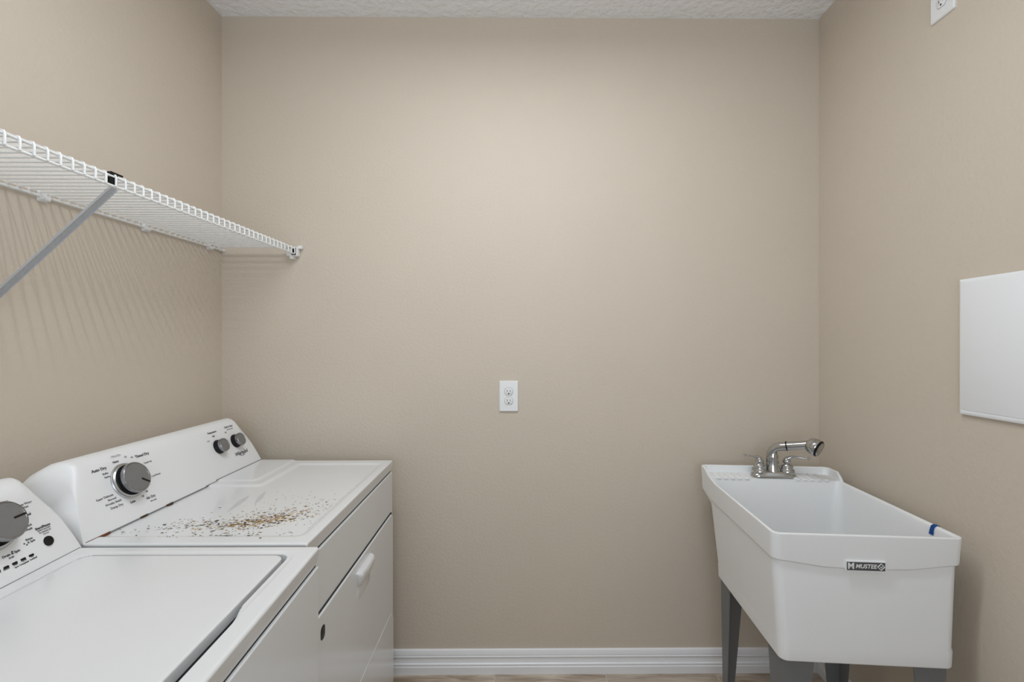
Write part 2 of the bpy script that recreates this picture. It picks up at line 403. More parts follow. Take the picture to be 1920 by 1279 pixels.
def knob(parent, origin, fm, r_base, r_cap, length, roll, bezel=None, ptr=True):
    bm = B(); R = Matrix.Translation(-Vector(origin))
    add_lathe(bm, [(0.001, 0.0), (r_base, 0.0), (r_base*0.985, 0.004), (r_base*0.90, 0.008), (r_base*0.90, length*0.75), (r_cap*0.95, length*0.86), (r_cap*0.95, length-0.002), (0.001, length-0.002)], fm, 48)
    kb = finish('knob', bm, 'black', parent, origin)
    bm = B()
    add_lathe(bm, [(r_cap*0.90, length-0.008), (r_cap*1.0, length-0.008), (r_cap*1.0, length-0.001), (r_cap*0.95, length+0.0012), (r_cap*0.90, length+0.0005), (r_cap*0.86, length-0.0018)], fm, 48)
    o = finish('knob_rim', bm, 'rim', kb, origin)
    bm = B(); add_lathe(bm, [(0.0005, length-0.003), (r_cap*0.90, length-0.003), (r_cap*0.89, length-0.0002), (0.0005, length+0.0002)], fm, 48)
    o = finish('knob_face', bm, 'greymetal', kb, origin); o['label'] = 'brushed grey face'
    if ptr:
        bm = B(); m2 = fm @ Matrix.Rotation(roll, 4, 'Z')
        add_box(bm, (r_cap*0.30, -r_cap*0.055, length-0.001), (r_cap*0.93, r_cap*0.055, length+0.0012), 0.0006, 1, xf=lambda c: m2 @ c)
        o = finish('pointer', bm, 'black', kb, origin)
    if bezel:
        bm = B(); add_lathe(bm, [(bezel*0.80, 0.0), (bezel*0.80, 0.004), (bezel*0.86, 0.0075), (bezel*0.93, 0.0045), (bezel*0.96, 0.0045), (bezel, 0.002), (bezel, 0.0)], fm, 56)
        o = finish('knob_bezel', bm, 'silver', kb, origin); o['label'] = 'silver ring around the knob'
    return kb

# ---- dryer
DX, DY0, DY1, DK = -0.552, -0.112, -0.872, 0.045
DXR = -1.255
do_ = (-0.90, -0.49, 0.0)
dry = thing('clothes_dryer', 'white front-loading dryer by the back wall with brown debris scattered on its top', 'dryer', do_)
def ddeck(x, y):
    z = 0.914
    # recessed field
    def box_sd(px, py, cx, cy, hx, hy, r):
        qx, qy = abs(px-cx)-hx+r, abs(py-cy)-hy+r
        return math.hypot(max(qx, 0), max(qy, 0))+min(max(qx, qy), 0)-r
    fx = (-1.20-0.585)/2
    sd = box_sd(x, y, (-1.20-0.582)/2, (-0.162-0.828)/2, (1.20-0.582)/2, (0.828-0.162)/2, 0.02)
    # raised block next to the far end of the console
    sb = box_sd(x, y, -1.10, -0.20, 0.205, 0.232, 0.02)
    rec = 0.0045*sstep(0.006, -0.008, sd)
    rec *= sstep(-0.006, 0.008, sb)
    z -= rec
    s2 = box_sd(x, y, -1.10, -0.10, 0.165, 0.285, 0.012)
    if y < DY0: z += 0.0035*sstep(0.003, -0.004, s2)
    return z
bm = B(); heightdeck(bm, DXR, DX, DY1, DY0, DK, DY0, ddeck, 0.006, 0.0055, 0.8755)
finish('top_panel', bm, 'enamel', dry, do_, 40, weighted=True)
shr = lambda c: Vector((c.x+DK*(DY0-c.y), c.y, c.z))
bm = B(); add_box(bm, (DXR+0.004, DY1+0.002, 0.02), (DX-0.0010, DY0-0.002, 0.8698), 0.0030, 3, xf=shr)
cab = finish('cabinet', bm, 'enamel_side', dry, do_, weighted=True)
bm = B(); add_box(bm, (DXR+0.02, DY1+0.02, 0.865), (DX-0.0070, DY0-0.006, 0.8775), 0, xf=shr); finish('seam_shade_filler', bm, 'gap', dry, do_)  # dark filler block painted as the shade in the seam under the top
for a in (DXR+0.06, DX-0.06):
    for b in (DY0-0.06, DY1+0.06):
        bm = B(); add_lathe(bm, [(0.001, 0), (0.02, 0), (0.02, 0.012), (0.012, 0.012), (0.012, 0.025), (0.001, 0.025)], Matrix.Translation(shr(Vector((a, b, 0)))), 16)
        finish('foot', bm, 'black', dry, do_)
# door: rounded rectangular slab, dark reveal above it
def yz_prism(bm, y0, y1, z0, z1, r, xa, xb, bev, xf, seg=6, corners=(1, 1, 1, 1)):
    a = rrect(y0, y1, z0, z1, r, seg)
    def ring(inset, x):
        rr = rrect(y0+inset, y1-inset, z0+inset, z1-inset, max(0.001, r-inset), seg)
        return [xf(Vector((x, p[0], p[1]))) for p in rr]
    add_loft(bm, [ring(0, xa), ring(0, xb-bev), ring(bev*0.3, xb-bev*0.3), ring(bev, xb)])
bm = B(); yz_prism(bm, DY1+0.012, DY0-0.014, 0.300, 0.7195, 0.018, DX-0.006, DX+0.0006, 0.0005, shr)
finish('door_gap', bm, 'gap', dry, do_)
bm = B(); yz_prism(bm, DY1+0.014, DY0-0.018, 0.303, 0.7135, 0.020, DX-0.008, DX+0.0060, 0.0035, shr)
door = finish('door', bm, 'enamel_side', dry, do_, weighted=True)
bm = B(); yz_prism(bm, DY1+0.014, DY0-0.018, 0.035, 0.342, 0.040, DX-0.008, DX+0.0078, 0.0030, shr)
finish('lower_panel', bm, 'enamel_side', dry, do_, weighted=True)
# hand pull: bulging scoop
bm = B()
HY, HZ = -0.487, 0.655
def dsec(hw, dep, z):
    pts = []
    r = min(dep, 0.012)
    pts.append((0, -hw))
    for i in range(7):
        a = PI/2*i/6; pts.append((dep-r+r*math.sin(a), -hw+r*(1-math.cos(a))))
    for t_ in (0.2, 0.4, 0.5, 0.6, 0.8): pts.append((dep+0.002*math.sin(PI*t_), -hw+r+(2*hw-2*r)*t_))
    for i in range(7):
        a = PI/2*i/6; pts.append((dep-r+r*math.cos(a), hw-r*(1-math.sin(a))))
    pts.append((0, hw))
    return [shr(Vector((DX+0.005+p[0], HY+p[1], HZ+z))) for p in pts]
add_loft(bm, [dsec(0.066, 0.002, 0.034), dsec(0.067, 0.010, 0.0335), dsec(0.068, 0.0155, 0.031), dsec(0.068, 0.0185, 0.026), dsec(0.067, 0.0190, 0.018), dsec(0.064, 0.0165, 0.004), dsec(0.059, 0.0120, -0.008), dsec(0.054, 0.0085, -0.013), dsec(0.050, 0.003, -0.0135)])
finish('handle', bm, 'enamel', door, do_, 45)
bm = B(); yz_prism(bm, HY-0.062, HY+0.062, HZ-0.056, HZ-0.010, 0.02, DX+0.0050, DX+0.0066, 0.0006, shr); finish('handle_recess', bm, 'enamel_side', door, do_)
bm = B(); yz_prism(bm, DY1+0.060, DY1+0.086, 0.648, 0.682, 0.011, DX+0.004, DX+0.0066, 0.0005, shr); o = finish('latch_slot', bm, 'black', door, do_); o['label'] = 'small dark oval slot'
DC = (-1.065, -0.110, 0.050, 0.9125)
con = console(dry, do_, DC[0], DC[1], -0.872, DC[2], DC[3], R=0.052)
bm = B(); add_box(bm, (-1.07, -0.868, 0.9080), (-1.0640, -0.114, 0.9136), xf=lambda c: Vector((c.x+0.05*(-0.11-c.y), c.y, c.z))); finish('console_seam', bm, 'printmid', dry, do_)
bm = B(); add_box(bm, (-1.07, -0.445, 0.9100), (-1.0640, -0.385, 0.9155), xf=lambda c: Vector((c.x+0.05*(-0.11-c.y), c.y, c.z))); finish('console_seam', bm, 'printmid', dry, do_)
bm = B(); add_box(bm, (-1.07, -0.390, 0.9130), (-1.0640, -0.114, 0.9188), xf=lambda c: Vector((c.x+0.05*(-0.11-c.y), c.y, c.z))); finish('console_seam', bm, 'printmid', dry, do_)
ff = lambda r, h, out=0.0006, roll=0: face_frame(DC[0], DC[1], DC[2], DC[3], r, h, out, roll)
knob(dry, do_, ff(-0.592, 0.1035, 0), 0.0405, 0.0410, 0.028, math.radians(-38), bezel=0.0485)
knob(dry, do_, ff(-0.2050, 0.107, 0), 0.0255, 0.0235, 0.023, 0, ptr=False)
knob(dry, do_, ff(-0.1060, 0.107, 0), 0.0255, 0.0235, 0.023, 0, ptr=False)
bm = B(); bmo = B()
def dt(s, r, h, size, bold=0.0): text_mesh(bm, s, size*0.86, ff(r-0.004, h+(0.006 if h > 0.1 else 0.0)), bold)
dt('Auto Dry', -0.652, 0.1475, 0.0125, 0.02); dt('Timed Dry', -0.513, 0.152, 0.0125, 0.02)
dt('Bulky', -0.640, 0.1335, 0.0085); dt('Items', -0.6385, 0.124, 0.0085)
dt('Heavy', -0.5995, 0.155, 0.0085, 0.02); dt('More Dry', -0.592, 0.170, 0.0080)
dt('50', -0.566, 0.160, 0.0075); dt('40', -0.548, 0.154, 0.0075); dt('Touch Up', -0.505, 0.128, 0.0080); dt('Cool Down', -0.495, 0.092, 0.0080)
dt('Super Delicate', -0.6665, 0.083, 0.0095); dt('Normal', -0.650, 0.073, 0.0090); dt('Wrinkle Shield', -0.650, 0.063, 0.0090); dt('Damp Dry', -0.645, 0.0515, 0.0100)
dt('Less', -0.598, 0.047, 0.0105, 0.02); dt('Air Dry', -0.540, 0.040, 0.0115, 0.02); dt('No Heat', -0.536, 0.029, 0.0070); dt('30', -0.5455, 0.058, 0.0080); dt('20', -0.563, 0.050, 0.0080)
dt('Temperature', -0.205, 0.1565, 0.0105, 0.02); dt('High', -0.205, 0.1425, 0.0085, 0.01); dt('Low', -0.2385, 0.131, 0.0085)
dt('Push to Start', -0.108, 0.160, 0.0105, 0.02); dt('Hold 2 Seconds', -0.106, 0.150, 0.0065); dt('Off', -0.137, 0.142, 0.0085)
finish('lettering', bm, 'print', con, do_, 0, 'stuff')
text_mesh(bmo, 'Whirlpool', 0.0185, ff(-0.100, 0.0590, 0.0006), 0.02, shear=0.15)
fm = ff(-0.095, 0.0605, 0.0008)
add_tube(bmo, [fm @ Vector((0.021*math.cos(a)-0.002, 0.0125*math.sin(a), 0)) for a in [math.radians(d) for d in range(200, 420, 15)]], 0.0007, 6)
finish('maker_logo', bmo, 'print', con, do_, 0, 'stuff')
# rust marks along the console foot
for r0, r1, w, m_ in ((-0.757, -0.715, 0.0050, 'rust'), (-0.720, -0.690, 0.0040, 'rust'), (-0.600, -0.572, 0.0020, 'd1'), (-0.508, -0.480, 0.0055, 'd1')):
    bm = B(); rr = Vector((-DC[2], 1, 0)); n = 8; vs = []
    for i in range(n+1):
        t_ = i/n; ww = w*max(0.05, math.sin(PI*t_))**0.7; c = Vector((DC[0]+0.0012, DC[1], 0.9100))+rr*(r0+(r1-r0)*t_)
        vs.append((bm.verts.new(c+Vector((-0.001, 0, 0.0050))), bm.verts.new(c+Vector((ww, 0, 0.0003)))))
    for p_, q_ in zip(vs, vs[1:]): bm.faces.new((p_[0], p_[1], q_[1], q_[0]))
    finish('rust_stain', bm, m_, con, do_, 0)

# ---- debris on the dryer
bm = B()
def flake(x, y, s, asp, ang, h, mi):
    n = random.choice((5, 6, 7)); z = ddeck(x-DK*(DY0-y), y)+0.0003
    ca, sa = math.cos(ang), math.sin(ang); vs = []; tp = []
    for i in range(n):
        a = 2*PI*i/n; r = s*random.uniform(0.6, 1.0)
        u, v = r*math.cos(a), r*asp*math.sin(a)
        vs.append(bm.verts.new((x+u*ca-v*sa, y+u*sa+v*ca, z-0.0002)))
    c = bm.verts.new((x, y, z+h))
    for i in range(n):
        f = bm.faces.new((vs[i], vs[(i+1) % n], c)); f.material_index = mi
def gauss_pt(cx, cy, sx, sy, ang):
    u, v = random.gauss(0, sx), random.gauss(0, sy); a = math.radians(ang)
    return cx+u*math.cos(a)-v*math.sin(a), cy+u*math.sin(a)+v*math.cos(a)
# thin dried stain under the thick of it
for _ in range(60):
    x, y = gauss_pt(-0.705, -0.725, 0.045, 0.018, 25)
    if y > DY1+0.03: flake(x, y, random.uniform(0.004, 0.009), random.uniform(0.3, 0.6), random.gauss(0.4, 0.4), 0.00015, 4)
for (cx, cy, sx_, sy_, ang, n, s0, s1, mats) in [
    (-0.705, -0.725, 0.048, 0.023, 25, 230, 0.0014, 0.0052, (0, 1, 1, 1, 0)),
    (-0.690, -0.695, 0.080, 0.045, 30, 230, 0.0012, 0.0042, (0, 1, 1, 2, 3)),
    (-0.800, -0.750, 0.070, 0.025, 8, 150, 0.0014, 0.0044, (0, 0, 1, 3, 2)),
    (-0.920, -0.765, 0.050, 0.020, 15, 45, 0.0014, 0.0042, (3, 3, 0, 2)),
    (-0.610, -0.620, 0.035, 0.050, -20, 34, 0.0012, 0.0036, (3, 0, 2)),
    (-0.730, -0.812, 0.090, 0.007, 4, 40, 0.0012, 0.0044, (3, 0, 3)),
    (-0.700, -0.640, 0.120, 0.070, 20, 90, 0.0008, 0.0018, (3, 2))]:
    for _ in range(int(n*1.25)):
        x, y = gauss_pt(cx, cy, sx_, sy_, ang)
        if y < DY1+0.02 or y > DY0-0.02 or x > DX-0.02: continue
        flake(x, y, 1.35*s0+(1.45*s1-1.35*s0)*random.random()**1.5, random.uniform(0.25, 0.6), random.gauss(0.30, 0.45), random.uniform(0.0003, 0.0013), random.choice(mats))
for (x, y, s, asp, ang, mi) in [(-0.8250, -0.722, 0.008, 0.6, 0.6, 0), (-0.818, -0.735, 0.006, 0.3, 1.4, 0), (-0.632, -0.712, 0.009, 0.3, 0.8, 0), (-0.790, -0.790, 0.009, 0.25, 0.6, 0), (-0.666, -0.740, 0.0065, 0.7, 0.6, 0),
                               (-0.735, -0.820, 0.0055, 0.7, 0.2, 0), (-0.642, -0.842, 0.004, 0.8, 0, 0), (-0.905, -0.800, 0.005, 0.6, 0, 0), (-0.955, -0.815, 0.0035, 0.7, 0, 0), (-0.760, -0.560, 0.006, 0.25, -0.6, 3)]:
    flake(x, y, s, asp, ang, 0.0015, mi)
# faint dotted line of dirt along the front edge of the recess
for i in range(70):
    t = random.random(); y = -0.42-0.36*t
    x = -0.590+DK*(DY0-y)+random.gauss(0, 0.0012); flake(x, y, random.uniform(0.0007, 0.0018), 0.5, 1.5, 0.0004, 3)
top('dirt_debris', 'brown and ochre crumbs and dried leaf debris scattered across the dryer top', 'debris', bm, ['d1', 'd2', 'd3', 'd4', 'd5'], (-0.74, -0.72, 0.9125), kind='stuff', smooth=0)

# faint grey streaks laid across the dryer top
M['streak'] = mat('grey_streak', (0.56, 0.565, 0.575), 0.4)
for (x0, y0, x1, y1, w_) in ((-0.838, -0.665, -0.865, -0.520, 0.010), (-0.800, -0.600, -0.838, -0.480, 0.008)):
    bm = B(); n = 10; vs = []
    for i in range(n+1):
        t_ = i/n; x_ = x0+(x1-x0)*t_; y_ = y0+(y1-y0)*t_; ww = w_*max(0.05, math.sin(PI*t_))**0.6*(0.8+0.2*math.sin(5*t_+x0*40))
        zz = ddeck(x_-DK*(DY0-y_), y_)+0.0002
        vs.append((bm.verts.new((x_-ww, y_, zz)), bm.verts.new((x_+ww, y_, zz))))
    for p_, q_ in zip(vs, vs[1:]): bm.faces.new((p_[0], p_[1], q_[1], q_[0]))
    finish('streak_mark', bm, 'streak', dry, do_, 0)

# ---- washer
WX, WY0, WY1, WK = -0.483, -0.886, -1.584, 0.090
WXR = -1.195
wo = (-0.82, -1.235, 0.0)
wash = thing('washing_machine', 'white top-loading washing machine nearest the camera at the left, lid closed', 'washing machine', wo)
wshr = lambda c: Vector((c.x+WK*(WY0-c.y), c.y, c.z))
LX0, LX1, LY0, LY1 = -0.972, -0.541, -0.930, -1.540
def wdeck(x, y):
    cx, cy, hx, hy, r = (LX0+LX1)/2, (LY0+LY1)/2, (LX1-LX0)/2, (LY0-LY1)/2, 0.024
    sc = 0.0145*sstep(-1.110, -1.185, y)*sstep(-1.42, -1.345, y) if x > cx else 0
    def sdf(hx_, hy_, px, r_):
        qx, qy = abs(px-cx)-hx_+r_, abs(y-cy)-hy_+r_
        return math.hypot(max(qx, 0), max(qy, 0))+min(max(qx, qy), 0)-r_
    sd = sdf(hx+0.0038, hy+0.0040, x-(0.0030 if x > cx else 0), r)
    z = 0.914-0.0018*sstep(0.016, 0.011, sd)
    depth = 0.022*sstep(0.0020+sc, 0.0002+sc*0.35, sd)
    return z-depth
bm = B(); heightdeck(bm, WXR, WX, WY1, WY0, WK, WY0, wdeck, 0.0026, 0.0065, 0.8755)
bm.normal_update()
for f in bm.faces:
    if f.calc_center_median().z < 0.9000 and abs(f.normal.z) > 0.55 and LY1 < f.calc_center_median().y < LY0 and f.calc_center_median().z > 0.885: f.material_index = 1  # floor of the lid gap painted dark for the shade inside it
finish('top_panel', bm, ['enamel', 'gap'], wash, wo, 40, weighted=True)
# lid
bm = B()
def lid_ring(inset, z, r=0.022):
    return [wshr(Vector((p[0], p[1], z))) for p in rrect(LX0+inset, LX1-inset, LY1+inset, LY0-inset, max(0.002, r-inset*0.5), 8, [0.1*i for i in range(1, 10)])]
add_loft(bm, [lid_ring(0.001, 0.893), lid_ring(0.0, 0.9110), lid_ring(0.0005, 0.9128), lid_ring(0.0018, 0.9142), lid_ring(0.004, 0.9148), lid_ring(0.03, 0.9150)])
finish('lid', bm, 'enamel', wash, wo, 50, weighted=True)
bm = B(); add_box(bm, (WXR+0.004, WY1+0.002, 0.02), (WX-0.0010, WY0-0.002, 0.8698), 0.0030, 3, xf=wshr); finish('cabinet', bm, 'enamel_side', wash, wo, weighted=True)
bm = B(); add_box(bm, (WXR+0.02, WY1+0.02, 0.865), (WX-0.0070, WY0-0.006, 0.8775), 0, xf=wshr); finish('seam_shade_filler', bm, 'gap', wash, wo)  # same dark filler, painted seam shade under the washer top
for a in (WXR+0.06, WX-0.06):
    for b in (WY0-0.06, WY1+0.06):
        bm = B(); add_lathe(bm, [(0.001, 0), (0.02, 0), (0.02, 0.012), (0.012, 0.012), (0.012, 0.025), (0.001, 0.025)], Matrix.Translation(wshr(Vector((a, b, 0)))), 16)
        finish('foot', bm, 'black', wash, wo)
WC = (-1.017, -0.886, 0.125, 0.9125)
wcon = console(wash, wo, WC[0], WC[1], -1.584, WC[2], WC[3], R=0.066)
bm = B(); add_box(bm, (-1.021, -1.58, 0.9110), (-1.0160, -0.890, 0.9148), xf=lambda c: Vector((c.x+0.125*(-0.886-c.y), c.y, c.z))); finish('console_seam', bm, 'printmid', wash, wo)
wf = lambda r, h, out=0.0006, roll=0: face_frame(WC[0], WC[1], WC[2], WC[3], r, h, out, roll)
knob(wash, wo, wf(-0.157, 0.115, 0), 0.039, 0.0385, 0.034, math.radians(2), bezel=0.048)
bm = B(); add_lathe(bm, [(0.001, 0), (0.0105, 0), (0.0105, 0.002), (0.0098, 0.0032), (0.007, 0.0030), (0.001, 0.0026)], wf(-0.0645, 0.045, 0), 32)
finish('start_button', bm, 'black', wash, wo)
bm = B(); add_lathe(bm, [(0.0108, 0), (0.0125, 0), (0.0123, 0.0012), (0.0108, 0.0012)], wf(-0.0645, 0.045, 0), 32); finish('button_ring', bm, 'enamel', wash, wo)
for r in (-0.1065, -0.1235, -0.1405, -0.1572, -0.1735):
    bm = B(); m4 = wf(r, 0.0330, 0); rr = rrect(-0.0050, 0.0050, -0.0022, 0.0022, 0.0018, 4)
    add_loft(bm, [[(p[0], p[1], 0) for p in rr], [(p[0], p[1], 0.0009) for p in rr]], mat4=m4)
    finish('indicator_light', bm, 'black', wash, wo)
bm = B()
def wt(s, r, h, size, bold=0.0): text_mesh(bm, s, size*0.95, wf(r, h+0.003), bold)
wt('Start/Pause', -0.0630, 0.0745, 0.0078, 0.03); wt('Hold 3 Seconds', -0.0625, 0.0690, 0.0048, 0.01); wt('To Unlock Lid', -0.0625, 0.0640, 0.0048, 0.01); wt('/Cancel', -0.0620, 0.0590, 0.0044)
wt('Normal', -0.0870, 0.1095, 0.0078, 0.02); wt('Deep Water', -0.0800, 0.1330, 0.0066); wt('Wash', -0.0810, 0.1260, 0.0062); wt('Delicates', -0.1210, 0.1500, 0.0075)
wt('Quick', -0.0900, 0.0880, 0.0068, 0.01); wt('Wash', -0.0915, 0.0805, 0.0068, 0.01); wt('Rinse', -0.0985, 0.0620, 0.0070, 0.01); wt('& Spin', -0.0960, 0.0560, 0.0066, 0.01)
wt('Drain & Spin', -0.1400, 0.0495, 0.0072, 0.02); wt('Soak', -0.1420, 0.0430, 0.0058, 0.01)
wt('Lid', -0.1060, 0.0275, 0.0050); wt('Locked', -0.1050, 0.0225, 0.0054, 0.02); wt('Cycle', -0.1235, 0.0272, 0.0052); wt('Complete', -0.1245, 0.0220, 0.0050, 0.02)
wt('Final', -0.1405, 0.0272, 0.0052, 0.01); wt('Spin', -0.1400, 0.0220, 0.0052); wt('Rinse', -0.1580, 0.0270, 0.0056, 0.01); wt('Wash', -0.1745, 0.0270, 0.0056, 0.01)
add_lathe(bm, [(0.0002, 0), (0.0016, 0), (0.0016, 0.0004), (0.0002, 0.0004)], wf(-0.1105, 0.0600, 0.0002), 12)
add_lathe(bm, [(0.0002, 0), (0.0016, 0), (0.0016, 0.0004), (0.0002, 0.0004)], wf(-0.1065, 0.0560, 0.0002), 12)
add_lathe(bm, [(0.0002, 0), (0.0017, 0), (0.0017, 0.0004), (0.0002, 0.0004)], wf(-0.1370, 0.0555, 0.0002), 12)
finish('lettering', bm, 'print', wcon, wo, 0, 'stuff')

# ------------------------------------------------------------ utility sink
SF = Vector((0.647, -0.691, 0)); UX = Vector((0.9965, -0.083, 0)); VY = Vector((0.028, 0.9996, 0))
UW, VD = 0.489, 0.600
sx = lambda c: Vector((SF.x+UX.x*c[0]+VY.x*c[1], SF.y+UX.y*c[0]+VY.y*c[1], c[2]))
s_o = tuple(sx((UW/2, VD/2, 0)))
sink = thing('utility_sink', 'white free-standing utility sink on grey steel legs in the right corner', 'sink', s_o)
side = [0.04, 0.12, 0.25, 0.38, 0.5, 0.62, 0.75, 0.79, 0.82, 0.835, 0.85, 0.865, 0.88, 0.92, 0.96]
side_b = side
def sring(u0, u1, v0, v1, r, zf, vcl=None):
    out = []
    for p in rrect(u0, u1, v0, v1, r, 6, side_b):
        v = p[1] if vcl is None else min(p[1], vcl)
        out.append(sx((p[0], v, zf(p[0], p[1]))))
    return out
rim = lambda u, v: 0.860+0.030*sstep(0.500, 0.525, v)
deckz = lambda u, v: 0.860+0.004*sstep(0.500, 0.512, v)
def band(u, v):
    t = abs(u-UW/2)/(UW/2)
    front = 0.787-0.017*(1-sstep(0.30, 1.0, t)) if v < 0.03 else 0.787
    return front + (0.802-0.787)*sstep(0.45, 0.60, v)
body_v = 0.505
bm = B()
rings = [
    sring(0.026, UW-0.021, 0.010, 0.480, 0.020, lambda u, v: 0.511),
    sring(0.0235, UW-0.0185, 0.0070, 0.482, 0.024, lambda u, v: 0.515),
    sring(0.0222, UW-0.0172, 0.0055, 0.484, 0.024, lambda u, v: 0.556),
    sring(0.0230, UW-0.0180, 0.0085, 0.484, 0.024, lambda u, v: 0.562),
    sring(0.0085, UW-0.0075, 0.0105, 0.515, 0.024, lambda u, v: band(u, v)-0.004 if v < 0.4 else band(u, v)-0.018),
    sring(0.0042, UW-0.0036, 0.0055, 0.592, 0.022, lambda u, v: band(u, v)-0.0005),
    sring(0.0030, UW-0.0025, 0.0045, 0.596, 0.022, lambda u, v: band(u, v)+0.002),
    sring(0.0, UW, 0.0, VD, 0.022, lambda u, v: rim(u, v)-0.004),
    sring(0.0010, UW-0.0010, 0.0010, VD-0.001, 0.021, lambda u, v: rim(u, v)-0.001),
    sring(0.0030, UW-0.0030, 0.0030, VD-0.003, 0.020, rim),
    sring(0.0075, UW-0.0075, 0.0075, VD-0.0075, 0.017, rim),
    sring(0.0095, UW-0.0095, 0.0095, VD-0.0095, 0.016, lambda u, v: rim(u, v)-0.002),
    sring(0.0110, UW-0.0110, 0.0110, VD-0.0110, 0.015, lambda u, v: deckz(u, v)+0.001-0.004*(1-sstep(0.500, 0.512, v))),
    sring(0.0125, UW-0.0125, 0.0125, VD-0.0140, 0.015, lambda u, v: deckz(u, v)-0.004*(1-sstep(0.500, 0.512, v))),
]
add_loft(bm, rings, True, False)
bm.verts.ensure_lookup_table()
# bowl interior: starts from last ring clamped to the deck's front edge
def bring(i, z, r):
    pts = []
    for p in rrect(0.0125+i, UW-0.0125-i, 0.0125+i, 0.505-i, r, 6, side_b): pts.append(sx((p[0], p[1], zedge(p[1]) if z is None else z)))
    return pts
last = rings[-1]
def cclip(u, v):
    r = 0.015
    v = min(v, 0.505); cv = 0.505-r
    for cu in (0.0125+r, UW-0.0125-r):
        if v > cv and ((u < cu and cu < 0.1) or (u > cu and cu > 0.1)):
            L_ = math.hypot(u-cu, v-cv)
            if L_ > r: return cu+(u-cu)*r/L_, cv+(v-cv)*r/L_
    return u, v
zedge = lambda v: 0.8560+0.0060*sstep(0.490, 0.502, v)
clamp = [sx((*cclip(p[0], p[1]), zedge(p[1]))) for p in rrect(0.0125, UW-0.0125, 0.0125, VD-0.0140, 0.015, 6, side_b)]
add_loft(bm, [last, clamp], False, False)
add_loft(bm, [bring(-0.0003, None, 0.0153), bring(0.002, 0.850, 0.02), bring(0.010, 0.75, 0.035), bring(0.022, 0.60, 0.045), bring(0.035, 0.555, 0.05), bring(0.060, 0.538, 0.05), bring(0.15, 0.532, 0.04)], False, True)
basin = finish('basin', bm, 'tub', sink, s_o, 38, weighted=True)
bm = B(); add_lathe(bm, [(0.001, 0.0), (0.042, 0.0), (0.045, 0.002), (0.038, 0.004), (0.034, 0.001), (0.001, 0.0008)], Matrix.Translation(sx((UW/2, 0.27, 0.532))), 32); finish('drain', bm, 'chrome', sink, s_o)
bm = B(); add_tube(bm, [sx((UW/2, 0.27, 0.515)), sx((UW/2, 0.27, 0.46))], 0.022, 20); finish('drain_tailpiece', bm, 'tub', sink, s_o)
# soap-dish ribs moulded on the deck
for i in range(5):
    for base, sgn in ((0.040, 1), (UW-0.060, -1)):
        u = base+sgn*i*0.0255
        bm = B(); add_box(bm, (u-0.0085, 0.500, 0.860), (u+0.0085, 0.580, 0.8672), 0.003, 2, xf=sx)
        finish('soap_rib', bm, 'tub', sink, s_o)
# maker's plate
bm = B(); m4 = Matrix.Translation(sx((0.2375, 0.0, 0.779))) @ Matrix(((UX.x, 0, UX.y, 0), (UX.y, 0, -UX.x, 0), (0, 1, 0, 0), (0, 0, 0, 1)))
P0 = lambda a, b, c: m4 @ Vector((a, b, c))
def plate(bm, x0, x1, y0, y1, z0, z1): add_box(bm, (x0, y0, z0), (x1, y1, z1), 0, xf=lambda c: m4 @ c)
plate(bm, -0.051, 0.051, -0.0135, 0.0135, -0.012, 0.0006)
pl = finish('maker_plate', bm, 'outlet', sink, s_o, 0)
bm = B(); plate(bm, -0.0485, 0.0485, -0.0110, 0.0110, 0.0004, 0.0010); finish('plate_ground', bm, 'print', pl, s_o, 0)
bm = B()
tm = m4 @ Matrix.Translation((0, 0, 0.0012))
text_mesh(bm, 'M', 0.022, tm @ Matrix.Translation((-0.038, 0.0, 0)), 0.03)
text_mesh(bm, 'MUSTEE', 0.0150, tm @ Matrix.Translation((0.0, 0, 0)), 0.02, shear=0.2)
d = 0.0085
for a, b in ((0, 1), (1, 2), (2, 3), (3, 0)):
    c = [(0.038-d*1.05, 0), (0.038, -d), (0.038+d*1.05, 0), (0.038, d)]
    add_tube(bm, [tm @ Vector((*c[a], 0)), tm @ Vector((*c[b], 0))], 0.0010, 6)
add_tube(bm, [tm @ Vector((0.0345, 0.002, 0)), tm @ Vector((0.038, -0.003, 0)), tm @ Vector((0.0415, 0.002, 0))], 0.0009, 6)
finish('lettering', bm, 'outlet', pl, s_o, 0, 'stuff')
# legs: tapered angle section
for (cu, du) in ((0.034, 1), (UW-0.034, -1)):
    for (cv, dv) in ((0.020, 1), (0.468, -1)):
        bm = B(); th = 0.0022
        def sec(w, z, off):
            u, v = cu+du*off, cv+dv*off
            return [sx(p) for p in ((u, v, z), (u+du*w, v, z), (u+du*w, v+dv*th, z), (u+du*(th), v+dv*th, z), (u+du*th, v+dv*w, z), (u, v+dv*w, z))]
        add_loft(bm, [sec(0.030, 0.0, 0.006), sec(0.082, 0.500, 0.0), sec(0.084, 0.514, 0.0)])
        lg = finish('leg', bm, 'leg', sink, s_o, 30)
        bm = B(); add_box(bm, (min(cu+du*0.004, cu+du*0.04), min(cv+dv*0.004, cv+dv*0.04), 0.0), (max(cu+du*0.004, cu+du*0.04), max(cv+dv*0.004, cv+dv*0.04), 0.008), 0.002, xf=sx)
        finish('foot_pad', bm, 'black', lg, s_o)

